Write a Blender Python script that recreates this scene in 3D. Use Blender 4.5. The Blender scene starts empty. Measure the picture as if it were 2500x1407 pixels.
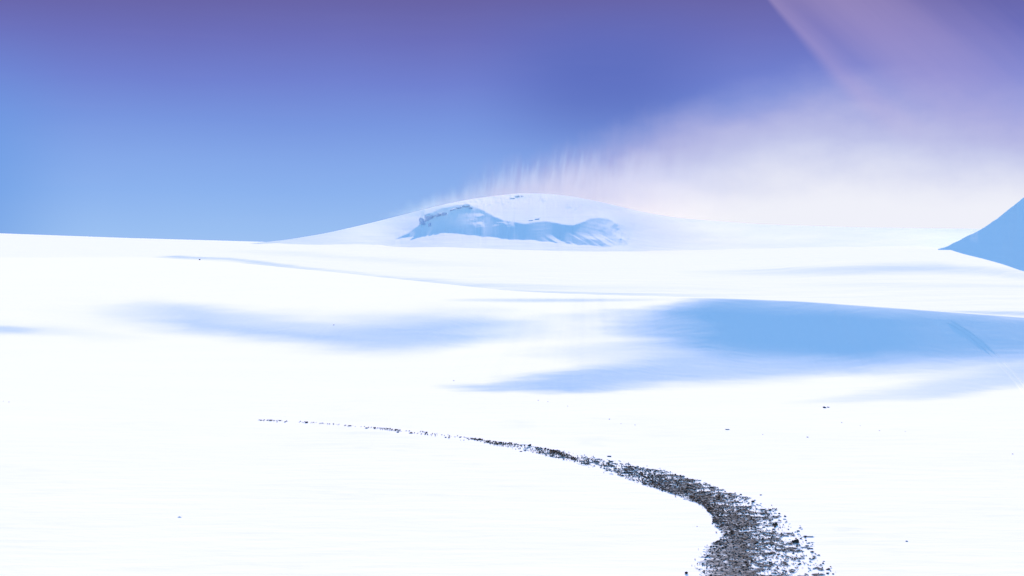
import bpy, math, random
import numpy as np

random.seed(7)
RNG = np.random.default_rng(7)
R = math.radians
C = bpy.context.scene.collection

# ------------------------------------------------------------------ camera
H = 30.0                      # camera height above the near snow (m)
F = 3434.0                    # focal length in photo pixels (2500 wide)
CX, CY = 1250.0, 560.0        # image centre column, eye-level row
cam_d = bpy.data.cameras.new('camera')
cam = bpy.data.objects.new('camera', cam_d)
C.objects.link(cam)
cam.location = (0, 0, H)
cam.rotation_euler = (R(90), 0, 0)
cam_d.sensor_width = 36.0
cam_d.lens = 36.0 * F / 2500.0
cam_d.shift_y = -(703.5 - CY) / 2500.0
cam_d.clip_start = 0.5
cam_d.clip_end = 60000
bpy.context.scene.camera = cam

# ------------------------------------------------------------------ light
SUN_EL, SUN_AZ = 16.0, 3.0   # azimuth to the right of the view direction
EXPOSURE = 1.65
sc = bpy.context.scene
sc.view_settings.view_transform = 'Standard'
sc.view_settings.look = 'None'
sc.view_settings.exposure = EXPOSURE
sc.view_settings.gamma = 1.0
sc.view_settings.use_curve_mapping = False
sun_d = bpy.data.lights.new('sun', 'SUN')
sun_d.energy = 3.85
sun_d.angle = R(0.6)
sun_d.color = (1.0, 0.55, 0.42)
sun = bpy.data.objects.new('sun', sun_d)
C.objects.link(sun)
sun.rotation_euler = (R(90 - SUN_EL), 0, R(180 - SUN_AZ))
SX, SY, SZ = (math.cos(R(SUN_EL)) * math.sin(R(SUN_AZ)), math.cos(R(SUN_EL)) * math.cos(R(SUN_AZ)), math.sin(R(SUN_EL)))


class NT:
    """small helper for building node trees"""
    def __init__(s, tree):
        s.t = tree
        s.n = tree.nodes
        s.l = tree.links

    def node(s, typ, **kw):
        n = s.n.new(typ)
        for k, v in kw.items():
            setattr(n, k, v)
        return n

    def put(s, sock, v):
        if isinstance(v, bpy.types.NodeSocket):
            s.l.new(v, sock)
        elif isinstance(v, (tuple, list)) and len(v) == 3 and sock.type == 'RGBA':
            sock.default_value = (*v, 1)
        else:
            sock.default_value = v

    def math(s, op, a, b=None, c=None, clamp=False):
        n = s.node('ShaderNodeMath', operation=op)
        n.use_clamp = clamp
        s.put(n.inputs[0], a)
        if b is not None: s.put(n.inputs[1], b)
        if c is not None: s.put(n.inputs[2], c)
        return n.outputs[0]

    def rng(s, v, a, b, c=0.0, d=1.0, smooth=True):
        n = s.node('ShaderNodeMapRange')
        n.interpolation_type = 'SMOOTHSTEP' if smooth else 'LINEAR'
        s.put(n.inputs[0], v); s.put(n.inputs[1], a); s.put(n.inputs[2], b)
        s.put(n.inputs[3], c); s.put(n.inputs[4], d)
        return n.outputs[0]

    def mix(s, f, a, b):
        n = s.node('ShaderNodeMix', data_type='RGBA')
        s.put(n.inputs[0], f); s.put(n.inputs[6], a); s.put(n.inputs[7], b)
        return n.outputs[2]

    def noise(s, vec, scale, detail=3.0, rough=0.5, dim='3D'):
        n = s.node('ShaderNodeTexNoise', noise_dimensions=dim)
        s.put(n.inputs['Vector'], vec)
        n.inputs['Scale'].default_value = scale
        n.inputs['Detail'].default_value = detail
        n.inputs['Roughness'].default_value = rough
        return n.outputs['Fac']

    def xyz(s, x, y, z):
        n = s.node('ShaderNodeCombineXYZ')
        s.put(n.inputs[0], x); s.put(n.inputs[1], y); s.put(n.inputs[2], z)
        return n.outputs[0]

    def curve(s, v, pts):
        """piecewise smooth scalar curve; pts = [(x, y), ...] with free ranges"""
        x0, x1 = pts[0][0], pts[-1][0]
        y0 = min(p[1] for p in pts); y1 = max(p[1] for p in pts)
        n = s.node('ShaderNodeFloatCurve')
        cv = n.mapping.curves[0]
        pp = [((x - x0) / (x1 - x0), (y - y0) / (y1 - y0)) for x, y in pts]
        while len(cv.points) < len(pp): cv.points.new(0.5, 0.5)
        for p, q in zip(cv.points, pp): p.location = q
        n.mapping.update()
        s.put(n.inputs[1], s.rng(v, x0, x1, smooth=False))
        return s.rng(n.outputs[0], 0.0, 1.0, y0, y1, smooth=False)


def lin(c):
    return tuple((v / 255 / 12.92) if v / 255 <= 0.04045 else ((v / 255 + 0.055) / 1.055) ** 2.4 for v in c)


def az_of(x):
    return math.degrees(math.atan((x - CX) / F))


def el_of(y):
    return math.degrees(math.atan((CY - y) / F))


def build_world():
    w = bpy.data.worlds.new('World')
    sc.world = w
    w.use_nodes = True
    w.node_tree.nodes.clear()
    k = NT(w.node_tree)
    tc = k.node('ShaderNodeTexCoord')
    sep = k.node('ShaderNodeSeparateXYZ')
    k.l.new(tc.outputs['Generated'], sep.inputs[0])
    x, y, z = sep.outputs
    az = k.math('MULTIPLY', k.math('ARCTAN2', x, y), 180 / math.pi)
    el = k.math('MULTIPLY', k.math('ARCSINE', z), 180 / math.pi)
    # clear air above the violet band
    sky = k.node('ShaderNodeTexSky', sky_type='NISHITA')
    sky.sun_disc = False
    sky.sun_elevation = R(SUN_EL)
    sky.sun_rotation = R(SUN_AZ)
    sky.altitude = 1500
    sky.air_density = 1.0
    sky.dust_density = 0.3
    sky.ozone_density = 2.0
    st = 0.15
    # low band of the sky: pale blue at the horizon, violet ten degrees up
    rows = [(-3, (178, 206, 244)), (0.0, (153, 191, 242)), (1.5, (140, 179, 239)), (2.7, (133, 169, 234)), (4.3, (121, 151, 224)),
            (6.0, (113, 130, 209)), (7.7, (108, 113, 189)), (9.3, (104, 100, 167)), (14.0, (100, 96, 162))]
    ramp = k.node('ShaderNodeValToRGB')
    e = ramp.color_ramp.elements
    while len(e) < len(rows): e.new(0.5)
    for q, (el0, c) in zip(e, rows):
        q.position = (el0 + 3) / 17.0
        q.color = (*lin(c), 1)
    wob = k.noise(k.xyz(k.math('MULTIPLY', az, 0.12), k.math('MULTIPLY', el, 0.16), 3.3), 1.0, 2.0, 0.4)
    el_w = k.math('ADD', el, k.math('MULTIPLY', k.math('SUBTRACT', wob, 0.5), 0.7))
    k.l.new(k.rng(el_w, -3, 14, smooth=False), ramp.inputs[0])
    col = ramp.outputs[0]
    # deeper blue troughs at the left edge and right of centre
    b1 = k.math('MULTIPLY', k.rng(k.math('ABSOLUTE', k.math('SUBTRACT', az, az_of(1480))), 6.5, 0.5), k.rng(k.math('ABSOLUTE', k.math('SUBTRACT', el, el_of(200))), 4.2, 0.2))
    col = k.mix(k.math('MULTIPLY', b1, 0.62), col, lin((84, 104, 186)))
    b2 = k.rng(az, az_of(260), az_of(-150))
    b2 = k.math('MULTIPLY', b2, k.rng(el, 9.0, 2.0))
    col = k.mix(k.math('MULTIPLY', b2, 0.7), col, lin((98, 152, 226)))
    # faint streaks of blown snow, nearly level
    fs = k.noise(k.xyz(k.math('MULTIPLY', az, 0.25), k.math('MULTIPLY', el, 1.6), 9.1), 1.0, 5.0, 0.55)
    # bright lavender bank rising to the right
    bnd = k.curve(az, [(az_of(650), el_of(640)), (az_of(950), el_of(545)), (az_of(1150), el_of(450)), (az_of(1350), el_of(360)), (az_of(1600), el_of(268)),
                       (az_of(1850), el_of(205)), (az_of(2100), el_of(185)), (az_of(2350), el_of(215)), (az_of(2800), el_of(245))])
    wisp = k.noise(k.xyz(k.math('MULTIPLY', az, 3.0), k.math('MULTIPLY', el, 0.5), 1.7), 1.0, 4.0, 0.6)
    puff = k.noise(k.xyz(k.math('MULTIPLY', az, 0.22), k.math('MULTIPLY', el, 0.4), 5.7), 1.0, 5.0, 0.55)
    up = k.math('SUBTRACT', bnd, el)
    up = k.math('ADD', up, k.math('MULTIPLY', k.math('SUBTRACT', wisp, 0.5), k.rng(az, az_of(1350), az_of(1750), 1.1, 0.12)))
    up = k.math('ADD', up, k.math('MULTIPLY', k.math('SUBTRACT', puff, 0.5), 2.2))
    m1 = k.rng(up, -0.6, 2.3)
    col = k.mix(k.math('MULTIPLY', m1, 0.85), col, lin((180, 179, 225)))
    m2 = k.rng(up, 1.0, 3.6)
    col = k.mix(k.math('MULTIPLY', m2, 0.95), col, lin((200, 206, 238)))
    m3 = k.rng(up, 2.4, 5.2)
    col = k.mix(m3, col, lin((240, 241, 250)))
    # pink veil with a firm left edge, upper right
    edge = k.curve(el, [(el_of(460), az_of(2330)), (el_of(330), az_of(2145)), (el_of(255), az_of(2062)), (el_of(110), az_of(1948)), (el_of(0), az_of(1862)), (el_of(-300), az_of(1660))])
    dx = k.math('SUBTRACT', az, edge)
    v_in = k.rng(dx, k.math('MULTIPLY', k.math('SUBTRACT', 9.3, el), -0.03), k.math('ADD', 0.25, k.math('MULTIPLY', k.math('SUBTRACT', 9.3, el), 0.16)))
    drop = k.math('SUBTRACT', 9.3, el)
    d2 = k.math('SUBTRACT', dx, k.math('MULTIPLY', drop, 0.30))
    v_out = k.rng(k.math('SUBTRACT', dx, k.math('MULTIPLY', drop, 0.8)), 8.3, 3.6)
    band = k.noise(k.xyz(k.math('MULTIPLY', d2, 0.9), k.math('MULTIPLY', el, 0.12), 7.7), 1.0, 4.0, 0.55)
    lane = k.rng(k.math('ABSOLUTE', k.math('SUBTRACT', d2, 0.9)), 1.1, 0.0)
    near = k.rng(dx, 1.5, 0.0)
    broad = k.rng(k.math('ABSOLUTE', k.math('SUBTRACT', k.math('SUBTRACT', dx, k.math('MULTIPLY', drop, 0.45)), 3.0)), 3.2, 0.0)
    a = k.math('ADD', k.math('MULTIPLY', v_out, 0.20), k.math('MULTIPLY', near, 0.10))
    a = k.math('ADD', a, k.math('MULTIPLY', broad, 0.12))
    a = k.math('SUBTRACT', a, k.math('MULTIPLY', lane, 0.07))
    a = k.math('ADD', a, k.math('MULTIPLY', k.math('SUBTRACT', band, 0.5), 0.12))
    a = k.math('MULTIPLY', a, k.rng(el, el_of(430), el_of(190)))
    a = k.math('MULTIPLY', a, v_in, clamp=True)
    a = k.math('MULTIPLY', a, k.rng(el, 26.0, 12.0))
    col = k.mix(a, col, lin((204, 180, 220)))
    col = k.mix(k.math('MULTIPLY', k.math('SUBTRACT', fs, 0.5), 0.03, clamp=True), col, lin((225, 215, 240)))
    # display colours -> scene values at this exposure
    sc1 = k.node('ShaderNodeVectorMath', operation='SCALE')
    k.l.new(col, sc1.inputs[0]); sc1.inputs[3].default_value = 1 / (2 ** EXPOSURE)
    sc2 = k.node('ShaderNodeVectorMath', operation='SCALE')
    k.l.new(sky.outputs[0], sc2.inputs[0]); sc2.inputs[3].default_value = st
    f = k.rng(el, 11.0, 32.0)
    fin = k.mix(f, sc1.outputs[0], sc2.outputs[0])
    bg = k.node('ShaderNodeBackground')
    k.l.new(fin, bg.inputs[0]); bg.inputs[1].default_value = 1.0
    out = k.node('ShaderNodeOutputWorld')
    k.l.new(bg.outputs[0], out.inputs[0])


build_world()


# ------------------------------------------------------------------ noise
def _hash(ix, iy, seed):
    h = (ix.astype(np.int64) * 374761393 + iy.astype(np.int64) * 668265263 + seed * 974634777) & 0xffffffff
    h = ((h ^ (h >> 13)) * 1274126177) & 0xffffffff
    return ((h ^ (h >> 16)) & 0xffff) / 65535.0


def vnoise(x, y, seed=0):
    x = np.asarray(x, float); y = np.asarray(y, float)
    ix = np.floor(x); iy = np.floor(y)
    fx = x - ix; fy = y - iy
    fx = fx * fx * fx * (fx * (fx * 6 - 15) + 10); fy = fy * fy * fy * (fy * (fy * 6 - 15) + 10)
    a = _hash(ix, iy, seed); b = _hash(ix + 1, iy, seed); c = _hash(ix, iy + 1, seed); d = _hash(ix + 1, iy + 1, seed)
    return (a + (b - a) * fx) * (1 - fy) + (c + (d - c) * fx) * fy


def fbm(x, y, seed=0, oct=4, gain=0.5):
    s = 0; a = 1.0; t = 0
    for o in range(oct):
        s = s + a * vnoise(x * 2 ** o + 17.3 * o, y * 2 ** o - 9.1 * o, seed + o); t += a; a *= gain
    return s / t * 2 - 1          # about -1..1


def soft_interp(x, xp, yp, w):
    t = np.linspace(-1, 1, 9); g = np.exp(-2 * t * t); g /= g.sum()
    return sum(gi * np.interp(np.asarray(x) + w * ti, xp, yp) for gi, ti in zip(g, t))


def sstep(v, a, b):
    t = np.clip((v - a) / (b - a), 0, 1)
    return t * t * (3 - 2 * t)


# ------------------------------------------------------------------ materials
def mat(name):
    m = bpy.data.materials.new(name)
    m.use_nodes = True
    k = NT(m.node_tree)
    b = k.n['Principled BSDF']
    return m, k, b


def snow_material(name, stretch=(0.25, 1.0, 1.0), s1=0.5, h1=0.05, s2=5.0, h2=0.01):
    m, k, b = mat(name)
    geo = k.node('ShaderNodeNewGeometry')
    mp = k.node('ShaderNodeMapping')
    k.l.new(geo.outputs['Position'], mp.inputs[0])
    mp.inputs['Scale'].default_value = stretch
    v = mp.outputs[0]
    n0 = k.noise(v, 0.06, 4.0)
    k.put(b.inputs['Base Color'], k.mix(n0, (0.70, 0.91, 0.94), (0.73, 0.93, 0.95)))
    b.inputs['Roughness'].default_value = 1.0
    b.inputs['Specular IOR Level'].default_value = 0.0
    n1 = k.noise(v, s1, 6.0, 0.55)
    bp = k.node('ShaderNodeBump')
    bp.inputs['Distance'].default_value = h1 * 10; bp.inputs['Strength'].default_value = 0.1
    k.l.new(n1, bp.inputs['Height'])
    n2 = k.noise(v, s2, 4.0, 0.6)
    bp2 = k.node('ShaderNodeBump')
    bp2.inputs['Distance'].default_value = h2 * 10; bp2.inputs['Strength'].default_value = 0.1
    k.l.new(n2, bp2.inputs['Height']); k.l.new(bp.outputs[0], bp2.inputs['Normal'])
    k.l.new(bp2.outputs[0], b.inputs['Normal'])
    return m


M_SNOW = snow_material('snow_near')
M_SNOW_FAR = snow_material('snow_far', stretch=(0.3, 1, 1), s1=0.05, h1=0.7, s2=0.4, h2=0.08)


# ------------------------------------------------------------------ terrain
def mesh_grid(name, X, Y, Z, material, kind='structure', keep=None, smooth=True):
    r, c = X.shape
    co = np.stack([X, Y, Z], -1).reshape(-1, 3).astype(np.float32)
    i = np.arange(r - 1)[:, None] * c + np.arange(c - 1)[None, :]
    q = np.stack([i, i + 1, i + c + 1, i + c], -1)
    if keep is not None: q = q[keep]
    q = q.reshape(-1, 4).astype(np.int32)
    me = bpy.data.meshes.new(name)
    me.vertices.add(len(co)); me.vertices.foreach_set('co', co.ravel())
    me.loops.add(q.size); me.loops.foreach_set('vertex_index', q.ravel())
    me.polygons.add(len(q)); me.polygons.foreach_set('loop_start', np.arange(0, q.size, 4, dtype=np.int32))
    me.update(calc_edges=True)
    me.polygons.foreach_set('use_smooth', np.full(len(q), smooth))
    me.materials.append(material)
    o = bpy.data.objects.new(name, me)
    C.objects.link(o)
    if kind: o['kind'] = kind
    return o


def cols(dense, lo=-200, hi=2700, far=9000, nfar=26):
    t = np.linspace(0, 1, nfar + 1)[1:] ** 1.8
    left = (lo - t * far)[::-1]
    right = hi + t * far
    return np.concatenate([left, np.linspace(lo, hi, dense), right])


def streak(x, y, pts, soft_up=0.6, soft_dn=0.6):
    soft_dn = soft_dn * 1.35; soft_up = soft_up * 1.15
    """pts: (x, y centre, half width up, half width down, amount)"""
    p = np.array(pts, float)
    yc = np.interp(x, p[:, 0], p[:, 1]); wu = np.interp(x, p[:, 0], p[:, 2]); wd = np.interp(x, p[:, 0], p[:, 3])
    am = np.interp(x, p[:, 0], p[:, 4], left=0, right=p[-1, 4])
    am = np.where(x < p[0, 0], 0, am)
    d = y - yc
    u = np.where(d < 0, -d / np.maximum(wu, 1), d / np.maximum(wd, 1))
    s = np.where(d < 0, soft_up, soft_dn)
    t = np.clip((1 + s - u) / (2 * s), 0, 1)
    return am * t * t * (3 - 2 * t)


def box_x(a, xs, w):
    """running mean across the columns, half width w in photo pixels"""
    I = np.zeros_like(a)
    I[:, 1:] = np.cumsum(0.5 * (a[:, 1:] + a[:, :-1]) * np.diff(xs)[None], 1)
    w = np.minimum(w, np.minimum(xs - xs[0], xs[-1] - xs)) + 1e-6

    def at(x):
        j = np.clip(np.searchsorted(xs, x, side='right') - 1, 0, len(xs) - 2)
        t = (x - xs[j]) / (xs[j + 1] - xs[j])
        dx = (xs[j + 1] - xs[j])
        return I[:, j] + dx * (a[:, j] * t + 0.5 * (a[:, j + 1] - a[:, j]) * t * t)
    out = (at(xs + w) - at(xs - w)) / (2 * w)
    out[:, 0] = a[:, 0]; out[:, -1] = a[:, -1]
    return out


def box_y(a, w):
    n = a.shape[0]
    p = np.concatenate([np.repeat(a[:1], w, 0), a, np.repeat(a[-1:], w, 0)])
    cs = np.concatenate([np.zeros((1, a.shape[1])), np.cumsum(p, 0)])
    return (cs[2 * w + 1:] - cs[:-(2 * w + 1)]) / (2 * w + 1)


def solve(xs, yrow, D0, target, m_lo=0.012, hp=None):
    """rows run away from the camera (yrow[r, c], decreasing). Finds distances so that the sunlight on the sheet follows target
    (1 = as bright as level snow, 0 = turned away from the sun)."""
    k = 1 / F
    yp = (yrow - CY) * k
    U = (xs - CX) / F
    g0 = (1 - target) * math.tan(R(SUN_EL)) / math.cos(R(SUN_AZ))
    dy = (yrow[:-1] - yrow[1:]) * k
    g = 1 / np.maximum(g0 + yp, m_lo)
    lnD = np.zeros_like(yrow)
    lnD[0] = np.log(D0)
    lnD[1:] = np.log(D0) + np.cumsum(dy * 0.5 * (g[:-1] + g[1:]), 0)
    if hp is not None:
        # keep the relief local: what a hollow adds in one column must not stay as a groove all the way to the horizon
        base = lnD.copy()
        for _ in range(3): base = box_x(base, xs, hp[0])
        dev = lnD - base
        dev_s = dev.copy()
        span = np.abs(np.gradient(yrow[len(yrow) // 2:], axis=0)).mean()
        for _ in range(3): dev_s = box_y(dev_s, max(2, int(hp[1] / span)))
        lnD = base + dev - dev_s
    D = np.exp(lnD)
    return U[None, :] * D, D.copy(), H - yp * D, D


def march(xs, yrow, D0, z0, tfun, D1, step=0.0014, ylo=560.0, yhi=1620.0):
    """height field grown along the sun's bearing: the slope towards the sun at every spot gives it the wanted share of light.
    Returned as the sheet seen along each sight line."""
    gx = np.arange(-1500, 4200, 5.0); gy = np.arange(ylo, yhi, 1.5)
    TT = tfun(*np.meshgrid(gx, gy))
    xm = 0.5 * D1
    n = 520
    t = np.linspace(-1, 1, 2 * n + 1)
    kq = 5.2
    X0 = np.sinh(kq * t) / math.sinh(kq) * xm
    S = np.exp(np.arange(math.log(D0), math.log(D1), step))
    z = np.full(len(X0), float(z0))
    ZG = np.empty((len(S), len(X0)))
    te = math.tan(R(SUN_EL)); ta = math.tan(R(SUN_AZ))
    for i, Yv in enumerate(S):
        ZG[i] = z
        if i + 1 == len(S): break
        X = X0 + (Yv - D0) * ta
        px = CX + F * X / Yv; py = CY + F * (H - z) / Yv
        ax = np.clip((px - gx[0]) / 5.0, 0, len(gx) - 1.001); ay = np.clip((py - gy[0]) / 1.5, 0, len(gy) - 1.001)
        ix = ax.astype(int); iy = ay.astype(int); fx = ax - ix; fy = ay - iy
        T = (TT[iy, ix] * (1 - fx) + TT[iy, ix + 1] * fx) * (1 - fy) + (TT[iy + 1, ix] * (1 - fx) + TT[iy + 1, ix + 1] * fx) * fy
        z = z + (1 - T) * te * (S[i + 1] - Yv) / math.cos(R(SUN_AZ))
    D = np.empty_like(yrow)
    rows = np.arange(len(S))
    for j, x in enumerate(xs):
        Xr = (x - CX) / F * S - (S - D0) * ta
        tt_ = np.arcsinh(np.clip(Xr / xm, -1, 1) * math.sinh(kq)) / kq
        a = np.clip((tt_ + 1) * n, 0, 2 * n - 0.001); ia = a.astype(int); f = a - ia
        zr = ZG[rows, ia] * (1 - f) + ZG[rows, ia + 1] * f
        yr = np.minimum.accumulate(CY + F * (H - zr) / S + 0.0)
        yr = yr - np.arange(len(S)) * 1e-7
        D[:, j] = np.interp(-yrow[:, j], -yr, S)
    U = (xs - CX) / F
    return U[None] * D, D.copy(), H - (yrow - CY) / F * D, D


def interp_sheet(xs, yrow, D, x, y):
    """distance of the sheet at pixel x, y"""
    x = np.atleast_1d(np.asarray(x, float)); y = np.atleast_1d(np.asarray(y, float))
    j = np.clip(np.searchsorted(xs, x) - 1, 0, len(xs) - 2)
    fx = (x - xs[j]) / (xs[j + 1] - xs[j])
    out = np.empty(len(x))
    for n in range(len(x)):
        a = np.interp(-y[n], -yrow[:, j[n]], D[:, j[n]]); b = np.interp(-y[n], -yrow[:, j[n] + 1], D[:, j[n] + 1])
        out[n] = a + (b - a) * fx[n]
    return out


def back_side(X, Y, Z, xs, slopes):
    """continue a sheet past its crest: slopes = [(length, slope), ...]"""
    Xs, Ys, Zs = [X], [Y], [Z]
    U = (xs - CX) / F
    d = Y[-1].copy(); z = Z[-1].copy()
    for L, s in slopes:
        d = d + L; z = z + L * s
        Xs.append((U * d)[None]); Ys.append(d[None].copy()); Zs.append(z[None].copy())
    return np.concatenate(Xs), np.concatenate(Ys), np.concatenate(Zs)


# ---- near snow slope with the long shaded dune
def crest_near(x):
    return soft_interp(x, [-9000, -200, 100, 370, 600, 800, 1000, 1250, 1500, 1650, 1800, 1950, 2200, 2500, 2800, 11500],
                       [632, 630, 629, 629, 644, 664, 685, 712, 723, 726, 730, 736, 754, 776, 800, 860], 60)


def shade_near(x, y):
    # wind-combed warp: long in x, short in y
    wy = y + 10 * fbm(x / 260, y / 26, 11, 4) + 4 * fbm(x / 70, y / 9, 12, 3)
    wx = x + 90 * fbm(x / 300, y / 18, 13, 4)
    s = []
    # the big dune, right
    s.append(streak(wx, wy, [(1230, 805, 12, 12, 0), (1480, 806, 25, 25, 0.15), (1620, 790, 42, 45, 0.75), (1760, 795, 58, 72, 0.98), (2100, 810, 62, 72, 1.0),
                            (2300, 815, 60, 60, 0.93), (2500, 815, 45, 50, 0.86), (2800, 820, 45, 50, 0.8)], 0.5, 0.5))
    s.append(streak(wx, wy, [(1300, 775, 8, 10, 0.0), (1500, 765, 12, 14, 0.35), (1700, 755, 25, 16, 0.7), (1900, 750, 25, 16, 0.6), (2400, 765, 15, 12, 0.3)], 0.6, 0.6))
    # its lower skirt
    s.append(streak(wx, wy, [(1050, 948, 5, 7, 0.0), (1150, 948, 9, 9, 0.45), (1300, 940, 22, 17, 0.65), (1450, 925, 32, 26, 0.65), (1650, 900, 40, 34, 0.6), (1900, 885, 40, 34, 0.55), (2200, 878, 30, 22, 0.4), (2500, 868, 26, 14, 0.3)], 0.6, 0.45))
    s.append(streak(wx, wy, [(1280, 950, 5, 6, 0), (1400, 952, 9, 8, 0.45), (1520, 948, 8, 7, 0.3), (1650, 940, 6, 6, 0)], 0.6, 0.5))
    s.append(streak(wx, wy, [(1250, 870, 8, 8, 0.0), (1400, 870, 20, 16, 0.22), (1600, 855, 25, 20, 0.4), (1800, 850, 25, 20, 0.3)], 0.8, 0.8))
    # second band, lower right
    s.append(streak(wx, wy, [(1900, 985, 5, 6, 0.0), (2100, 972, 16, 14, 0.22), (2300, 950, 24, 16, 0.36), (2500, 925, 34, 18, 0.42), (2800, 900, 40, 20, 0.4)], 0.7, 0.5))
    s.append(streak(wx, wy, [(2050, 918, 6, 8, 0.0), (2300, 905, 22, 18, 0.2), (2500, 890, 20, 20, 0.3), (2800, 880, 20, 20, 0.3)], 0.8, 0.8))
    # hollow on the left
    s.append(streak(wx, wy, [(40, 770, 30, 20, 0.0), (180, 772, 24, 18, 0.05), (330, 775, 24, 20, 0.26), (480, 786, 30, 26, 0.40), (640, 804, 30, 28, 0.44), (800, 818, 34, 32, 0.52),
                            (950, 818, 40, 34, 0.60), (1080, 806, 38, 36, 0.62), (1200, 800, 34, 28, 0.42), (1400, 800, 24, 18, 0.0)], 0.8, 0.6))
    s.append(streak(wx, wy, [(200, 762, 12, 10, 0.0), (430, 762, 22, 16, 0.26), (560, 770, 20, 16, 0.18), (760, 785, 12, 10, 0.0)], 0.8, 0.8))
    s.append(streak(wx, wy, [(380, 782, 6, 6, 0.0), (480, 792, 10, 10, 0.22), (700, 818, 12, 12, 0.22), (860, 838, 10, 8, 0.2), (1000, 838, 6, 6, 0)], 0.8, 0.8))
    s.append(streak(wx, wy, [(-400, 804, 14, 12, 0.6), (0, 805, 12, 11, 0.5), (90, 808, 10, 10, 0.22), (260, 818, 14, 14, 0.1), (420, 825, 8, 8, 0.0)], 0.8, 0.8))
    # wind crust at the left edge
    cr = sstep(fbm(x / 60, y / 4.0, 61, 3), 0.1, 0.6) * np.exp(-((y - 873 - 0.02 * x) / 9.0) ** 2) * (1 - sstep(x, 20, 130))
    s.append(0.10 * cr)
    # thin streaks just under the crest
    s.append(streak(wx, y, [(1080, 733, 2, 3, 0.0), (1200, 733, 3, 3, 0.25), (1330, 734, 4, 4, 0.45), (1480, 733, 3, 3, 0.25), (1620, 731, 2, 2, 0.0)], 0.7, 0.7))
    tot = np.ones_like(x)
    for q in s: tot = tot * (1 - np.clip(q, 0, 1))
    return 1 - tot


xs1 = cols(760)
v = np.linspace(0, 1, 560)
near_rows = np.array([6500, 4200, 3000, 2400, 2000, 1800, 1680])
yc1 = crest_near(xs1)
yb = 1600.0
dense1 = yb + (yc1[None, :] - yb) * (v[:, None] ** 0.92)
yrow1 = np.concatenate([near_rows[:, None] * np.ones_like(xs1)[None], dense1])
def light_near(x, y):
    T = 1 - 1.03 * shade_near(x, y)
    calm = sstep(y, 960, 1050) * (1 - sstep(y, 1380, 1560))
    T = T + 0.025 * calm * fbm(x / 420, y / 40, 21, 4)
    scour = np.clip(fbm(x / 300, y / 60, 22, 3), 0, 1)
    return T - 0.16 * calm * scour * sstep(fbm(x / 90, y / 7, 23, 4), 0.05, 0.7)


X1, Y1, Z1, D1 = march(xs1, yrow1, H / ((6500 - CY) / F), 0.0, light_near, 2600.0)


bX, bY, bZ = back_side(X1, Y1, Z1, xs1, [(4, -0.02), (10, -0.08), (30, -0.2), (80, -0.3), (160, -0.2), (300, -0.15)])
near = mesh_grid('snow_field', bX, bY, bZ, M_SNOW)

# ---- the plain behind
def edge_plain(x):
    return soft_interp(x, [-9000, -200, 0, 300, 650, 1000, 1300, 1450, 1700, 2000, 2250, 2310, 2350, 2400, 2450, 2500, 2800, 11500],
                       [500, 563, 570, 581, 591, 600, 611, 615, 611, 604, 601, 607, 620, 632, 646, 664, 700, 730], 22)


def shade_plain(x, y):
    wy = y + 3 * fbm(x / 260, y / 9, 31, 4)
    wx = x + 60 * fbm(x / 200, y / 8, 33, 3)
    s = [0.062 + 0 * x]
    s.append(streak(wx, y, [(1120, 710, 2, 2, 0), (1300, 713, 3, 3, 0.4), (1500, 718, 3, 3, 0.35), (1700, 722, 3, 3, 0.2), (1900, 722, 2, 2, 0.0)], 0.7, 0.7))
    s.append(streak(wx, wy, [(750, 672, 3, 6, 0), (950, 682, 6, 9, 0.3), (1150, 698, 8, 8, 0.3), (1400, 703, 6, 6, 0.12), (1700, 704, 6, 6, 0.05), (1900, 704, 6, 6, 0.0)], 0.8, 0.8))
    s.append(streak(wx, y, [(360, 628, 1.5, 2, 0.0), (430, 627, 2, 3, 0.6), (520, 631, 2, 4, 0.4), (620, 640, 2, 6, 0.45), (750, 655, 3, 6, 0.3), (900, 672, 3, 6, 0.12), (1000, 680, 3, 6, 0)], 0.5, 0.7))
    s.append(streak(wx, wy, [(500, 612, 3, 3, 0), (700, 618, 5, 5, 0.12), (1000, 640, 6, 6, 0.1), (1300, 655, 6, 6, 0.0)], 0.8, 0.8))
    s.append(streak(wx, wy, [(1650, 668, 4, 5, 0.0), (1900, 664, 8, 8, 0.2), (2150, 657, 11, 10, 0.36), (2290, 656, 12, 10, 0.34), (2420, 662, 10, 10, 0.22), (2560, 680, 10, 10, 0.15)], 0.7, 0.6))
    s.append(streak(wx, wy, [(2150, 757, 2, 3, 0.0), (2350, 763, 4, 5, 0.4), (2600, 768, 5, 5, 0.5)], 0.7, 0.7))
    s.append(streak(wx, wy, [(1850, 700, 4, 4, 0.0), (2100, 697, 5, 5, 0.1), (2500, 700, 6, 6, 0.1)], 0.7, 0.7))
    tot = np.ones_like(x)
    for q in s: tot = tot * (1 - np.clip(q, 0, 1))
    return 1 - tot


xs2 = cols(620)
v = np.linspace(0, 1, 300)
ye2 = edge_plain(xs2)
yrow2 = np.concatenate([np.array([1150, 1000])[:, None] * np.ones_like(xs2)[None], 920 + (ye2[None] - 920) * v[:, None]])
X2, Y2, Z2, D2 = march(xs2, yrow2, 470.0, H - 360 / F * 480, lambda x, y: 1 - shade_plain(x, y), 9000.0, yhi=940.0)
bX, bY, bZ = back_side(X2, Y2, Z2, xs2, [(10, -0.02), (40, -0.08), (200, -0.15), (600, -0.1)])
mesh_grid('snow_plain', bX, bY, bZ, M_SNOW_FAR)





# ---- the drifted mound and the slope behind it
def crest_mound(x):
    return soft_interp(x, [400, 560, 620, 700, 800, 900, 1000, 1080, 1150, 1260, 1330, 1400, 1480, 1560, 1650, 1850, 2100, 2500, 3200, 5200, 9000],
                       [620, 601, 594, 586, 569, 546, 521, 500, 486, 472, 472, 480, 496, 516, 532, 548, 556, 560, 566, 580, 610], 45)


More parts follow.
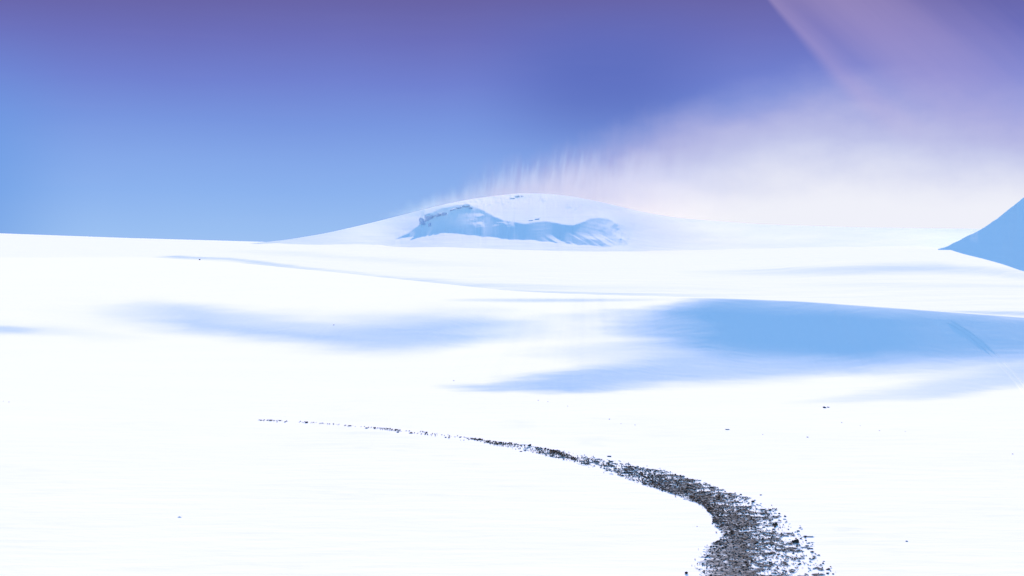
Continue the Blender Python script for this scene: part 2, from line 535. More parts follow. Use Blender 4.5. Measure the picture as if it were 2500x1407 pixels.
def poly_mask(x, y, top, bot, st=3.0, sb=2.0):
    t = np.array(top, float); b = np.array(bot, float)
    yt = np.interp(x, t[:, 0], t[:, 1]); ybm = np.interp(x, b[:, 0], b[:, 1])
    m = sstep(y, yt - st, yt + st) * (1 - sstep(y, ybm - sb, ybm + sb))
    m = m * sstep(x, t[0, 0] - 1, t[0, 0] + 6) * (1 - sstep(x, t[-1, 0] - 20, t[-1, 0]))
    return m


def shade_mound(x, y):
    n = fbm(x / 26, y / 7, 41, 4); n2 = fbm(x / 9, y / 4, 44, 3)
    yy = y + 3.0 * n
    base = 0.32 + 0.05 * fbm(x / 160, y / 26, 43, 4)
    hgt = sstep(580 - y, 0, 120)
    base = 0.32 + 0.12 * hgt - 0.15 * sstep(x, 1500, 1750) + 0.06 * fbm(x / 160, y / 20, 43, 4) + 0.05 * fbm(x / 50, y / 5, 46, 3)
    a = poly_mask(x, yy, [(965, 584), (1000, 568), (1028, 548), (1036, 526), (1080, 508), (1140, 499), (1175, 512), (1230, 540), (1290, 546), (1330, 540), (1400, 552), (1440, 535), (1480, 532), (1500, 545), (1560, 560)],
                  [(965, 585), (1040, 574), (1085, 567), (1110, 570), (1160, 576), (1250, 584), (1340, 590), (1400, 598), (1460, 602), (1520, 600), (1560, 585)], 2.5, 1.2)
    # streaky right half
    fade = sstep(x, 1400, 1570)
    st = fbm((x + 1.4 * y) / 16, (y - 0.45 * x) / 7, 45, 3)
    a = a * (1 - fade * sstep(st + 1.2 * fade - 0.5, -0.25, 0.5))
    lick = sstep(fbm((x + 1.6 * (600 - y)) / 11, (y - 0.4 * x) / 14, 48, 3), -0.05, 0.35) * sstep(x, 1310, 1360) * sstep(y, 566 - 0.06 * (x - 1330), 584)
    a = a * (1 - 0.85 * lick)
    lit = sstep(n + 0.7 * n2, 0.05, 0.5) * sstep(x, 1120, 1180) * (1 - sstep(x, 1230, 1330)) * (1 - sstep(y, 545, 560))
    a = a * (1 - 0.8 * lit)
    b = 0.4 * sstep(n2 + n, 0.15, 0.7) * poly_mask(x, y, [(1060, 505), (1140, 488), (1240, 475), (1300, 470), (1420, 500)], [(1060, 520), (1140, 506), (1240, 500), (1300, 485), (1420, 520)], 5, 5)
    c = 0.35 * sstep(fbm(x / 7, y / 40, 47, 3), 0.0, 0.6) * poly_mask(x, y, [(1060, 470), (1500, 380), (1900, 350)], [(1060, 500), (1260, 478), (1500, 452), (1900, 420)], 5, 8)
    return 1 - (1 - base) * (1 - 0.9 * np.clip(a, 0, 1)) * (1 - b)


xs3 = np.concatenate([np.linspace(400, 940, 120), np.linspace(944, 1600, 420), np.linspace(1606, 3000, 240), np.linspace(3100, 9000, 40)])
v = np.linspace(0, 1, 300)
yc3 = crest_mound(xs3)
e3 = soft_interp(xs3, xs2, ye2, 30) + 9
yrow3 = e3[None] + (yc3 - e3)[None] * v[:, None]
XX = np.ones_like(yrow3) * xs3[None]
T3 = 1 - shade_mound(XX, yrow3)
r3 = soft_interp(xs3, xs3, np.minimum(interp_sheet(xs2, yrow2, D2, xs3, e3), 3900), 60)
r3 = r3 * 1.05
r3 = r3 + (1800 - r3) * sstep(xs3, 1650, 2100)
X3, Y3, Z3, D3 = solve(xs3, yrow3, r3, T3, m_lo=0.03, hp=(40, 16))
bX, bY, bZ = back_side(np.concatenate([X3[:1], X3]), np.concatenate([Y3[:1], Y3]), np.concatenate([Z3[:1] - 90, Z3]), xs3, [(10, -0.05), (60, -0.2), (300, -0.3), (900, -0.2)])
mesh_grid('snow_slope', bX, bY, bZ, M_SNOW_FAR)

# ---- the shaded hill cut by the right edge
x4 = np.concatenate([np.linspace(2290, 2800, 200), np.linspace(2810, 6000, 60)])
low4 = soft_interp(x4, [2290, 2310, 2350, 2400, 2450, 2500, 2800, 6000], [606, 607, 620, 632, 646, 664, 720, 760], 12)
top4 = soft_interp(x4, [2290, 2310, 2340, 2400, 2440, 2500, 2600, 2900, 4000, 6000], [608, 603, 588, 557, 530, 481, 410, 250, 180, 500], 10)
top4 = top4 + 1.2 * fbm(x4 / 12, x4 * 0, 51, 3)
low_b = low4 + 70
v = np.linspace(0, 1, 160)
yrow4 = low_b[None] + (top4 - low_b)[None] * v[:, None]
D0 = 1560.0 - 0.15 * (x4 - 2310)
XX = np.ones_like(yrow4) * x4[None]
k_ = 1 / F
m4 = 0.30 + 0.035 * fbm((XX + 1.5 * yrow4) / 60, (yrow4 - 0.4 * XX) / 22, 53, 4) + 0.06 * sstep(XX, 2330, 2480)
yp = (yrow4 - CY) * k_
g = 1 / (m4 + yp)
lnD = np.zeros_like(yrow4); lnD[0] = np.log(D0 * 0.985)
lnD[1:] = lnD[0] + np.cumsum((yrow4[:-1] - yrow4[1:]) * k_ * 0.5 * (g[1:] + g[:-1]), 0)
D4 = np.exp(lnD)
X4 = (x4 - CX)[None] / F * D4; Z4 = H - yp * D4
bX, bY, bZ = back_side(X4, D4, Z4, x4, [(6, -0.1), (30, -0.5), (100, -0.6), (300, -0.5)])
mesh_grid('hill', bX, bY, bZ, M_SNOW_FAR)


# ---- snow blown off the crest of the mound
def spindrift():
    xp = np.linspace(940, 1850, 18)
    yp_ = np.interp(xp, [940, 1000, 1080, 1150, 1260, 1400, 1600, 1850], [535, 521, 500, 486, 470, 455, 440, 425])
    Dc = interp_sheet(xs3, yrow3, D3, np.minimum(xp, 1350), np.maximum(yp_, crest_mound(np.minimum(xp, 1350))) + 0.5)
    Dc = soft_interp(xp, xp, Dc, 120)
    wx_ = (xp - CX) / F * Dc; wz = H - (yp_ - CY) / F * Dc
    m = bpy.data.materials.new('blown_snow'); m.use_nodes = True
    m.node_tree.nodes.clear()
    k = NT(m.node_tree)
    geo = k.node('ShaderNodeNewGeometry')
    sp = k.node('ShaderNodeSeparateXYZ'); k.l.new(geo.outputs['Position'], sp.inputs[0])
    x, y, z = sp.outputs
    cz = k.curve(x, list(zip(wx_.tolist(), wz.tolist())))
    cd = k.curve(x, list(zip(wx_.tolist(), Dc.tolist())))
    top = k.curve(x, [(wx_[0], 8), (np.interp(1080, xp, wx_), 20), (np.interp(1180, xp, wx_), 42), (np.interp(1350, xp, wx_), 60), (np.interp(1550, xp, wx_), 62), (wx_[-1], 40)])
    h = k.math('SUBTRACT', z, cz)
    w1 = k.noise(k.xyz(k.math('ADD', k.math('MULTIPLY', x, 0.105), k.math('MULTIPLY', h, -0.012)), k.math('MULTIPLY', y, 0.004), k.math('MULTIPLY', z, 0.016)), 1.0, 3.0, 0.55)
    hh = k.math('DIVIDE', h, top)
    w2 = k.noise(k.xyz(k.math('MULTIPLY', x, 0.022), k.math('MULTIPLY', y, 0.006), k.math('MULTIPLY', z, 0.008)), 1.0, 2.0, 0.5)
    amp = k.curve(x, [(wx_[0], 0.9), (np.interp(1200, xp, wx_), 1.7), (np.interp(1450, xp, wx_), 1.5), (np.interp(1650, xp, wx_), 0.5), (wx_[-1], 0.3)])
    hh = k.math('ADD', hh, k.math('MULTIPLY', k.math('SUBTRACT', w1, 0.5), amp))
    hh = k.math('ADD', hh, k.math('MULTIPLY', k.math('SUBTRACT', w2, 0.5), 1.6))
    d = k.rng(hh, 0.95, 0.0)
    d = k.math('MULTIPLY', d, k.math('POWER', d, 0.5))
    dep = k.math('MULTIPLY', k.rng(k.math('SUBTRACT', y, cd), -330.0, -60.0), k.rng(k.math('SUBTRACT', y, cd), 150.0, 40.0))
    d = k.math('MULTIPLY', k.math('MULTIPLY', d, dep), 0.00105)
    d = k.math('MULTIPLY', d, k.rng(x, float(wx_[-1]), float(wx_[-8])))
    d = k.math('MULTIPLY', d, k.rng(x, float(wx_[0]), float(wx_[2])))
    v = k.node('ShaderNodeVolumeScatter')
    v.inputs['Color'].default_value = (0.45, 0.90, 1.0, 1)
    v.inputs['Anisotropy'].default_value = 0.2
    k.l.new(d, v.inputs['Density'])
    out = k.node('ShaderNodeOutputMaterial')
    k.l.new(v.outputs[0], out.inputs['Volume'])
    m.cycles.volume_step_rate = 1.0
    # slab following the crest
    tops = np.interp(xp, [940, 1080, 1180, 1350, 1550, 1850], [16, 50, 100, 135, 130, 80])
    vs, fs_ = [], []
    for i in range(len(xp)):
        for dy, dz in ((-350, -95), (160, -95), (160, tops[i]), (-350, tops[i])):
            vs.append((wx_[i], Dc[i] + dy, wz[i] + dz))
    for i in range(len(xp) - 1):
        a = 4 * i
        for q in range(4):
            r = (q + 1) % 4
            fs_.append((a + q, a + r, a + 4 + r, a + 4 + q))
    fs_.append((3, 2, 1, 0)); n = 4 * (len(xp) - 1); fs_.append((n, n + 1, n + 2, n + 3))
    me = bpy.data.meshes.new('blowing_snow'); me.from_pydata(vs, [], fs_); me.update()
    me.materials.append(m)
    o = bpy.data.objects.new('blowing_snow', me); C.objects.link(o)
    o['kind'] = 'stuff'; o['label'] = 'plumes of powder snow blown up off the crest of the drifted mound'; o['category'] = 'blowing snow'


spindrift()


# ------------------------------------------------------------------ gravel and stones
DN = D1[len(near_rows):]; YN = yrow1[len(near_rows):]


def near_D(x, y):
    """distance of the near snow field seen at photo pixel x, y (arrays)"""
    x = np.asarray(x, float); y = np.asarray(y, float)
    j = np.clip(np.searchsorted(xs1, x) - 1, 0, len(xs1) - 2)
    fx = (x - xs1[j]) / (xs1[j + 1] - xs1[j])
    nv = DN.shape[0] - 1

    def col(jj):
        vv = np.clip((yb - y) / (yb - yc1[jj]), 0, 1) ** (1 / 0.92) * nv
        i = np.clip(vv.astype(int), 0, nv - 1); f = vv - i
        f = np.clip((YN[i, jj] - y) / (YN[i, jj] - YN[i + 1, jj]), 0, 1)
        return DN[i, jj] * (1 - f) + DN[i + 1, jj] * f
    return col(j) * (1 - fx) + col(j + 1) * fx


def near_P(x, y, lift=0.0):
    D = near_D(x, y)
    return (np.asarray(x, float) - CX) / F * D, D, H - (np.asarray(y, float) - CY) / F * D + lift


OUTER = np.array([(2150, 1585), (2090, 1500), (2030, 1412), (1990, 1352), (1950, 1302), (1900, 1257), (1840, 1224), (1740, 1188), (1640, 1156), (1550, 1138), (1450, 1119), (1350, 1099), (1290, 1089), (1170, 1073),
                  (1050, 1056), (950, 1047), (830, 1037), (740, 1030), (632, 1025)], float)
INNER = np.array([(1690, 1585), (1690, 1500), (1704, 1412), (1714, 1372), (1728, 1340), (1762, 1312), (1748, 1288), (1738, 1262), (1712, 1235), (1655, 1213), (1590, 1190), (1515, 1166), (1450, 1146), (1380, 1124),
                  (1270, 1104), (1150, 1080), (1040, 1062), (860, 1044), (632, 1030)], float)


def path(P, t):
    n = len(P) - 1
    u = np.clip(t, 0, 1) * n
    i = np.clip(u.astype(int), 0, n - 1); f = u - i
    p0 = P[np.clip(i - 1, 0, n)]; p1 = P[i]; p2 = P[i + 1]; p3 = P[np.clip(i + 2, 0, n)]
    f = f[..., None]
    return 0.5 * (2 * p1 + (p2 - p0) * f + (2 * p0 - 5 * p1 + 4 * p2 - p3) * f ** 2 + (3 * p1 - p0 - 3 * p2 + p3) * f ** 3)


def strip_xy(t, s):
    a = path(INNER, t); b = path(OUTER, t)
    # s=0 inner edge, s=1 outer edge; extend a little beyond both
    return a + (b - a) * s[..., None]


def cover_at(t, s, X, Y):
    """how much of the ground is bare gravel (0..1 before noise)"""
    along = np.interp(t, [0, 0.12, 0.2, 0.28, 0.36, 0.42, 0.48, 0.52, 0.56, 0.62, 0.7, 0.8, 1.0], [0.95, 0.97, 0.97, 0.92, 0.9, 0.90, 0.78, 0.6, 0.36, 0.14, 0.03, 0.0, 0.0])
    outer_fall = np.interp(t, [0, 0.3, 0.36, 0.44, 0.55, 1], [1.0, 0.95, 0.7, 0.35, 0.3, 0.0])
    edge_in = sstep(s, -0.06, 0.12)
    across = 1 - outer_fall * (0.48 * sstep(s, 0.30, 0.70) + 0.26 * sstep(s, 0.72, 1.0))
    edge_out = 1 - sstep(s, 0.93, 1.08)
    return along * across * edge_in * edge_out


def gravel_strip():
    nt, ns = 1500, 190
    tt = np.linspace(0, 0.8, nt)[:, None] * np.ones(ns)[None]
    ss = np.linspace(-0.16, 1.12, ns)[None] * np.ones(nt)[:, None]
    p = strip_xy(tt, ss)
    px, py = p[..., 0], p[..., 1]
    py = np.minimum(py, 1598)
    X, Y, Z = near_P(px, py)
    wig = 0.10 * fbm(X / 2.2, Y / 0.8, 71, 4)
    cov = cover_at(tt, ss + wig, X, Y)
    n1 = fbm(X / 1.5 + Y / 9, Y / 1.1, 73, 5, 0.62)
    n2 = fbm(X / 6.0 + Y / 20, Y / 2.6, 74, 3)
    n3 = fbm(X / 0.34, Y / 0.55, 75, 2)
    soft = 1 - sstep(ss, 0.10, 0.35)
    val = cov * 1.15 - 0.66 + 0.85 * n1 + 0.30 * n2 + (0.35 + 0.4 * sstep(ss, 0.3, 0.6)) * n3 + 0.25 * fbm(X / 3.5, Y / 0.45, 78, 3)
    k1 = sstep(val, -0.05 - 0.25 * soft, 0.05 + 0.30 * soft)
    dust = 0.35 * soft * sstep(fbm(X / 5.0, Y / 0.9, 76, 4), -0.2, 0.6)
    k1 = k1 * (1 - dust) * (0.82 + 0.18 * n3) * sstep(cov, 0.01, 0.06)
    bump = fbm(X / 0.22, Y / 0.3, 77, 3)
    Zs = Z + 0.03 + 0.06 * k1 * np.clip(bump, -0.5, 1) + 0.03 * k1
    keep = (np.maximum(np.maximum(k1[:-1, :-1], k1[1:, :-1]), np.maximum(k1[:-1, 1:], k1[1:, 1:])) > 0.02)
    m, k, b = mat('gravel_and_snow')
    at = k.node('ShaderNodeAttribute'); at.attribute_name = 'bare'
    geo = k.node('ShaderNodeNewGeometry')
    g1 = k.noise(geo.outputs['Position'], 7.0, 4.0, 0.7)
    g2 = k.noise(geo.outputs['Position'], 0.7, 3.0, 0.5)
    dark = k.mix(k.rng(g1, 0.3, 0.7), (0.020, 0.021, 0.016), (0.066, 0.068, 0.052))
    dark = k.mix(k.math('MULTIPLY', g2, 0.5), dark, (0.044, 0.045, 0.034))
    k.put(b.inputs['Base Color'], k.mix(at.outputs['Fac'], (0.715, 0.92, 0.945), dark))
    b.inputs['Roughness'].default_value = 1.0
    b.inputs['Specular IOR Level'].default_value = 0.0
    bp = k.node('ShaderNodeBump'); bp.inputs['Distance'].default_value = 0.06; bp.inputs['Strength'].default_value = 0.6
    k.l.new(k.math('MULTIPLY', g1, at.outputs['Fac']), bp.inputs['Height']); k.l.new(bp.outputs[0], b.inputs['Normal'])
    o = mesh_grid('gravel_bank', X, Y, Zs, m, kind='stuff', keep=keep, smooth=False)
    at_ = o.data.attributes.new('bare', 'FLOAT', 'POINT'); at_.data.foreach_set('value', k1.astype(np.float32).ravel())
    o['label'] = 'curving bank of dark gravel showing through wind-streaked snow'
    o['category'] = 'gravel bank'
    return tt, ss, px, py, k1, cov


tt, ss, gpx, gpy, gk, gcov = gravel_strip()

# rock material: dark basalt dusted with snow on top
def rock_material(name, dark, light, snow=0.0, scale=3.0):
    m, k, b = mat(name)
    geo = k.node('ShaderNodeNewGeometry')
    tc = k.node('ShaderNodeTexCoord')
    n = k.noise(tc.outputs['Object'], scale, 5.0, 0.6)
    col = k.mix(k.rng(n, 0.3, 0.7), dark, light)
    if snow:
        sp = k.node('ShaderNodeSeparateXYZ'); k.l.new(geo.outputs['Normal'], sp.inputs[0])
        f = k.rng(k.math('ADD', sp.outputs[2], k.math('MULTIPLY', k.math('SUBTRACT', n, 0.5), 0.7)), 0.75 - snow, 0.95 - snow)
        col = k.mix(f, col, (0.715, 0.92, 0.945))
    k.put(b.inputs['Base Color'], col)
    b.inputs['Roughness'].default_value = 0.9
    b.inputs['Specular IOR Level'].default_value = 0.03
    bp = k.node('ShaderNodeBump'); bp.inputs['Distance'].default_value = 0.3; bp.inputs['Strength'].default_value = 0.4
    k.l.new(n, bp.inputs['Height']); k.l.new(bp.outputs[0], b.inputs['Normal'])
    return m


M_STONE = rock_material('basalt', (0.030, 0.029, 0.021), (0.075, 0.074, 0.056), 0.0)
M_STONE_SNOWY = rock_material('basalt_snowy', (0.03, 0.03, 0.03), (0.09, 0.085, 0.08), 0.12)


def ico(sub):
    import bmesh
    bm = bmesh.new(); bmesh.ops.create_icosphere(bm, subdivisions=sub, radius=1.0)
    v = np.array([q.co[:] for q in bm.verts]); f = np.array([[w.index for w in q.verts] for q in bm.faces])
    bm.free()
    return v, f


def rock_shape(v, seed, flat=0.6, rough=0.35, cuts=7):
    """unit rock: planar chops on a ball give facets"""
    r = np.random.default_rng(seed)
    v = v.copy()
    v *= 1 + rough * 0.5 * fbm(v[:, 0:1] * 1.3 + 5 * seed, v[:, 1:2] * 1.3 + v[:, 2:3], seed, 2)
    for _ in range(cuts):
        n = r.normal(size=3); n /= np.linalg.norm(n)
        d = r.uniform(0.45, 0.8)
        h = v @ n
        v = v - np.clip(h - d, 0, None)[:, None] * n[None]
    v *= np.array([1.0, r.uniform(0.7, 1.0), flat * r.uniform(0.8, 1.2)])
    return v


V1, F1 = ico(1); V2, F2 = ico(2); V3, F3 = ico(3)
protos = [rock_shape(V1, 100 + i) for i in range(14)]


def gravel_mass():
    """the small stones, past counting"""
    n = 15000
    P = []
    r = RNG
    t = np.concatenate([r.uniform(0.0, 0.56, int(n * 2.2)), r.uniform(0.5, 0.75, int(n * 0.55)), r.uniform(0.72, 1.0, int(n * 0.10))])
    s = r.uniform(-0.12, 1.10, len(t))
    far_l = t > 0.6
    s = np.where(far_l, 1 - np.abs(r.normal(0, 0.28, len(t))), s)
    p = strip_xy(t, s); x, y = p[:, 0], np.minimum(p[:, 1], 1597)
    X, Y, Z = near_P(x, y)
    cov = cover_at(t, s + 0.1 * fbm(X / 2.2, Y / 0.8, 71, 4), X, Y)
    n1 = fbm(X / 1.5 + Y / 9, Y / 1.1, 73, 5, 0.62)
    n2 = fbm(X / 6.0 + Y / 20, Y / 2.6, 74, 3)
    val = cov * 1.15 - 0.5 + 0.55 * n1 + 0.22 * n2
    clump = 0.5 + 0.9 * fbm(X / 2.5, Y / 6, 79, 3)
    prob = np.where(far_l, np.clip(clump, 0.05, 1) * 0.42, np.clip(0.5 + 1.6 * val, 0.02, 1) * sstep(cov, 0.02, 0.2) + 0.04)
    ok = r.random(len(t)) < prob * np.where(t < 0.56, 0.34, 1.0)
    X, Y, Z, t = X[ok], Y[ok], Z[ok], t[ok]
    siz = r.lognormal(math.log(0.062), 0.38, len(X)) * np.interp(Y, [110, 220], [1.0, 1.35])
    siz = np.clip(siz, 0.03, 0.2)
    vs, fs = [], []
    nv = len(V1)
    kind = r.integers(0, len(protos), len(X)); ang = r.uniform(0, 6.283, len(X))
    allv = np.empty((len(X), nv, 3), np.float32)
    for i in range(len(protos)):
        q = kind == i
        c, s_ = np.cos(ang[q]), np.sin(ang[q])
        v = protos[i]
        vx = v[None, :, 0] * c[:, None] - v[None, :, 1] * s_[:, None]
        vy = v[None, :, 0] * s_[:, None] + v[None, :, 1] * c[:, None]
        allv[q, :, 0] = X[q][:, None] + vx * siz[q][:, None]
        allv[q, :, 1] = Y[q][:, None] + vy * siz[q][:, None]
        allv[q, :, 2] = Z[q][:, None] + (v[None, :, 2] + 0.35) * siz[q][:, None] + 0.03
    faces = (F1[None] + (np.arange(len(X)) * nv)[:, None, None]).reshape(-1, 3).astype(np.int32)
    me = bpy.data.meshes.new('gravel')
    me.vertices.add(len(X) * nv); me.vertices.foreach_set('co', allv.ravel())
    me.loops.add(faces.size); me.loops.foreach_set('vertex_index', faces.ravel())
    me.polygons.add(len(faces)); me.polygons.foreach_set('loop_start', np.arange(0, faces.size, 3, dtype=np.int32))
    me.update(calc_edges=True)
    me.materials.append(M_STONE)
    o = bpy.data.objects.new('gravel', me); C.objects.link(o)
    o['kind'] = 'stuff'; o['label'] = 'small dark stones scattered along the curving gravel bank'; o['category'] = 'gravel'


gravel_mass()

stone_meshes = []
for i in range(12):
    v = rock_shape(V2, 300 + i, flat=0.62)
    me = bpy.data.meshes.new('stone'); me.from_pydata(v.tolist(), [], F2.tolist()); me.update(); me.materials.append(M_STONE)
    stone_meshes.append(me)
snowy_meshes = []
for i in range(4):
    me = stone_meshes[i].copy(); me.name = 'snowy_stone'; me.materials.clear(); me.materials.append(M_STONE_SNOWY)
    snowy_meshes.append(me)


def place_stone(name, px, py, w, label, cat='stone', group=None, me=None, flat=1.0, sink=0.3, near_sheet=True, pos=None, seed=None):
    rr = random.Random(seed if seed is not None else int(px * 7 + py * 13))
    if pos is None:
        X, Y, Z = near_P(np.array([px]), np.array([py])); pos = (X[0], Y[0], Z[0])
    size = w / 2 * pos[1] / F
    me = me or stone_meshes[rr.randrange(12)]
    o = bpy.data.objects.new(name, me); C.objects.link(o)
    o.location = (pos[0], pos[1], pos[2] + size * 0.62 * flat * sink)
    o.scale = (size, size * rr.uniform(0.8, 1.1), size * flat)
    o.rotation_euler = (rr.uniform(-0.15, 0.15), rr.uniform(-0.15, 0.15), rr.uniform(-0.5, 0.5))
    o['label'] = label; o['category'] = cat
    if group: o['group'] = group
    return o


# the larger stones of the bank, one by one
sections = [(0.09, 0.24, 95, (4.5, 9.0), (0.02, 1.05), 'the broad near gravel'),
            (0.24, 0.40, 75, (4.0, 8.0), (0.05, 1.06), 'the bend in the gravel'),
            (0.40, 0.56, 60, (3.5, 7.0), (0.05, 1.02), 'the narrowing black gravel'),
            (0.56, 0.74, 34, (3.5, 6.5), (0.2, 1.0), 'the sparse stony stretch'),
            (0.74, 1.0, 26, (3.5, 6.0), (0.3, 1.0), 'the thin far line')]
for t0, t1, n, (w0, w1), (s0, s1), lab in sections:
    for i in range(n):
        t = RNG.uniform(t0, t1); s_ = s0 + (s1 - s0) * RNG.random() ** 0.7
        p = strip_xy(np.array([t]), np.array([s_]))[0]
        w_ = w0 + (w1 - w0) * RNG.random() ** 2.2
        side = 'by the inner edge' if s_ < 0.33 else 'along the middle' if s_ < 0.67 else 'by the outer edge'
        size = 'large' if w_ > w0 + 0.55 * (w1 - w0) else 'medium' if w_ > w0 + 0.2 * (w1 - w0) else 'small'
        half = 'nearer half' if t < (t0 + t1) / 2 else 'farther half'
        place_stone('stone', p[0], min(p[1], 1590), w_, f'{size} dark stone {side} of {lab}, {half}', group=f'{size} stones {side} of {lab}, {half}', seed=i * 31 + int(t0 * 100))

ROCKS = [
    (1487, 1115, 13, 0.6, 'dark flat rock alone on the snow just above the narrow gravel'),
    (1838, 1226, 14, 0.9, 'dark pointed rock at the upper edge of the gravel bend'),
    (1857, 1209, 8, 0.7, 'small dark rock on clean snow above the gravel bend'),
    (1892, 1283, 17, 1.0, 'upright dark boulder among snow patches on the outer side of the gravel bank'),
    (1942, 1325, 24, 0.9, 'largest dark boulder, near the outer edge of the gravel bank'),
    (2021, 1391, 14, 0.6, 'dark rock lying outside the gravel bank by the bottom of the frame'),
    (2011, 1371, 7, 0.7, 'small rock on snow above the dark rock at the bottom'),
    (2013, 996, 13, 0.6, 'low grey rock on the snow below the second blue shadow'),
    (2022, 995, 7, 0.8, 'small rock touching the low grey rock below the blue shadow'),
    (2055, 1032, 5, 0.7, 'tiny rock below and right of the low grey rock pair'),
    (2100, 1040, 4, 0.7, 'tiny speck of rock second in the row right of centre'),
    (2147, 1052, 5, 0.7, 'tiny rock third in the row of specks on the right'),
    (2210, 1054, 4, 0.7, 'tiny rock at the right end of the row of specks'),
    (2472, 1109, 6, 0.8, 'small dark rock on bare snow close to the right edge'),
    (2214, 1322, 9, 0.5, 'flat pale rock alone on the empty snow at lower right'),
    (815, 794, 6, 0.7, 'dark speck of rock at the upper rim of the left blue hollow'),
    (1108, 930, 5, 0.8, 'tiny rock above the left tip of the lower blue shadow'),
    (1314, 978, 5, 0.7, 'tiny rock just below the lower blue shadow'),
    (1338, 981, 4, 0.7, 'speck of rock beside the tiny rock below the blue shadow'),
    (1386, 992, 4, 0.7, 'speck of rock on open snow left of the middle'),
    (1488, 1024, 6, 0.7, 'small grey rock on open snow above the gravel line'),
    (1516, 1035, 4, 0.7, 'tiny rock between two others above the gravel line'),
    (1550, 1038, 5, 0.7, 'small rock rightmost of the three above the gravel line'),
    (1172, 1074, 15, 0.8, 'dark rock on the crest of the sparse stone line'),
    (1293, 1089, 13, 0.9, 'dark rounded rock standing up from the stone line crest'),
    (1272, 1103, 8, 0.6, 'dark rock just below the stone line crest'),
    (1320, 1105, 10, 0.7, 'dark rock in the small cluster under the stone line'),
    (1346, 1115, 9, 0.7, 'lowest dark rock of the cluster under the stone line'),
    (1364, 1118, 8, 0.6, 'rock at the right of the cluster under the stone line'),
    (895, 1046, 11, 0.6, 'long dark rock in the thin far stone line'),
    (972, 1056, 10, 0.6, 'dark rock below the thin far stone line'),
    (1003, 1058, 11, 0.6, 'dark rock right of another below the thin far line'),
    (748, 1033, 12, 0.6, 'dark rock near the far end of the stone line'),
    (696, 1031, 9, 0.6, 'dark rock second from the far end of the stone line'),
    (638, 1027, 9, 0.6, 'rock at the very far end of the stone line'),
    (1862, 1061, 5, 0.6, 'tiny rock in the faint crust line right of the blue sliver'),
    (1972, 1068, 7, 0.5, 'small rock ending the faint crust line on the right'),
    (22, 982, 6, 0.5, 'small rock at the left edge in a faint line of specks'),
    (8, 980, 4, 0.5, 'speck of rock nearest the left edge'),
    (1702, 1286, 5, 0.7, 'tiny rock on white snow inside the gravel bend'),
    (1602, 1190, 8, 0.6, 'dark rock just outside the inner edge of the gravel'),
]
for px, py, w, fl, lab in ROCKS:
    place_stone('rock', px, py, w * (0.7 if w < 7 else 0.95), lab, cat='rock', flat=fl)
place_stone('snowy_rock', 440, 1263, 16, 'grey rock half buried in snow at lower left', cat='rock', me=snowy_meshes[1], flat=0.35, sink=0.1)
place_stone('snowy_rock', 1776, 1049, 13, 'snow-crusted rock in a blue sliver left of the faint crust line', cat='rock', me=snowy_meshes[2], flat=0.5, sink=0.1)
D_ = interp_sheet(xs2, yrow2, D2, [488], [635])[0]
place_stone('rock', 488, 635, 6, 'speck of rock under the thin blue streak at far left', cat='rock', pos=((488 - CX) / F * D_, D_, H - (635 - CY) / F * D_))


# ---- snowmobile furrows on the right
def furrow(pts, width, name, label):
    p = np.array(pts, float)
    n = 90
    t = np.linspace(0, len(p) - 1, n)
    x = soft_interp(t, np.arange(len(p)), p[:, 0], 0.4); y = soft_interp(t, np.arange(len(p)), p[:, 1], 0.4)
    X, Y, Z = near_P(x, y)
    tx, ty = np.gradient(X), np.gradient(Y); L = np.hypot(tx, ty); nx, ny = -ty / L, tx / L
    prof = [(-1.0, 0.0), (-0.6, 0.10), (-0.35, 0.02), (0.35, 0.02), (0.6, 0.10), (1.0, 0.0)]
    GX = np.stack([X + nx * a * width for a, h in prof], 1); GY = np.stack([Y + ny * a * width for a, h in prof], 1)
    # height of the snow under each point
    gx = CX + F * GX / GY
    Zg = np.empty_like(GX)
    for j, (a, h) in enumerate(prof):
        yy = y + 0.0
        for _ in range(6):
            Dq = near_D(gx[:, j], yy)
            yy = yy - (GY[:, j] - Dq) / (np.gradient(Y) / np.gradient(y)) * -1
            yy = np.clip(yy, 700, 1590)
        Zg[:, j] = H - (yy - CY) / F * GY[:, j] + h * width * 2.2 + (0.03 if 0 < j < 5 else -0.03)
    mesh_grid(name, GX, GY, Zg, M_SNOW, kind=None)
    o = C.objects[-1]
    o['label'] = label; o['category'] = 'track'


furrow([(2320, 782), (2370, 812), (2410, 845), (2452, 884), (2500, 938), (2560, 1010)], 0.35, 'track_furrow', 'upper of two faint parallel furrows crossing the blue shadow at right')
furrow([(2310, 786), (2358, 814), (2398, 847), (2440, 888), (2490, 944), (2550, 1018)], 0.30, 'track_furrow', 'lower of two faint parallel furrows crossing the blue shadow at right')


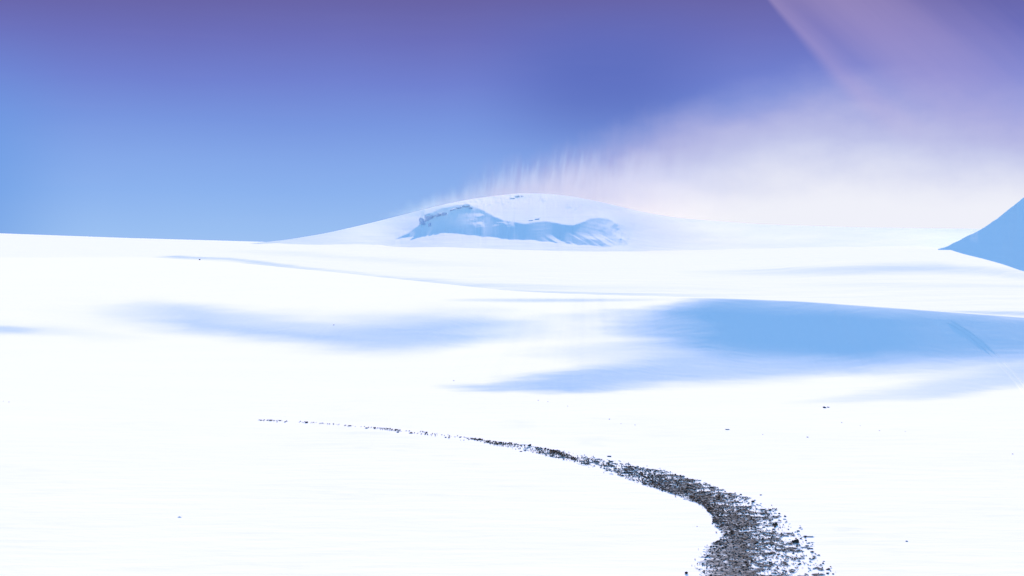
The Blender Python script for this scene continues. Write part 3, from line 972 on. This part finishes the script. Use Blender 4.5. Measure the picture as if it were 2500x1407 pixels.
# ---- rock outcrop on the mound
def mound_P(x, y, off=0.0):
    D = interp_sheet(xs3, yrow3, D3, [x], [y])[0]
    return ((x - CX) / F * (D - off), D - off, H - (y - CY) / F * (D - off))


M_CLIFF = rock_material('hazy_frosted_rock', (0.40, 0.55, 0.72), (0.60, 0.76, 0.87), 0.22, scale=2.2)  # pale blue of distance haze painted into the rock colour, besides the snow dusting


def outcrop(name, label, items):
    x0, y0 = items[0][0], items[0][1]
    e = bpy.data.objects.new(name, None); C.objects.link(e)
    b = mound_P(x0, y0)
    e.location = b
    e['label'] = label; e['category'] = 'rock outcrop'
    for i, (x, y, w, h) in enumerate(items):
        P = mound_P(x, y)
        sc_ = P[1] / F
        v = rock_shape(V3, 700 + i + x0, flat=1.0, cuts=14)
        v *= 1 + 0.24 * fbm(v[:, 0:1] * 4, v[:, 1:2] * 4 + v[:, 2:3] * 3, 800 + i, 3)
        v = v * np.array([w / 2 * sc_, w / 2 * sc_, h / 2 * sc_]) / 0.70
        me = bpy.data.meshes.new('rock'); me.from_pydata(v.tolist(), [], F3.tolist()); me.update(); me.materials.append(M_CLIFF)
        o = bpy.data.objects.new('rock', me); C.objects.link(o); o.parent = e
        o.location = (P[0] - b[0], P[1] - b[1], P[2] - b[2] + h * 0.1 * sc_)
        o.rotation_euler = (0.1 * (i % 3 - 1), 0.25 * ((i * 7) % 3 - 1), 0.3 * i)


outcrop('rock_outcrop', 'hazy, frosted rock crag at the left end of the mound', [(1032, 549, 12, 26), (1045, 538, 18, 22), (1058, 530, 20, 16), (1072, 527, 16, 12), (1049, 552, 8, 14), (1085, 525, 14, 8)])
outcrop('rock_outcrop', 'low, hazy, frosted rock band on the brow of the mound', [(1136, 505, 18, 8), (1122, 508, 14, 5), (1150, 509, 12, 5), (1105, 513, 14, 5)])
outcrop('rock_outcrop', 'small rock patch high on the slope right of the mound brow', [(1262, 481, 16, 6), (1250, 485, 12, 4), (1274, 480, 8, 4)])
outcrop('rock_outcrop', 'small rock knob above the blue shadow in the middle of the mound', [(1310, 536, 14, 4), (1296, 539, 8, 3)])
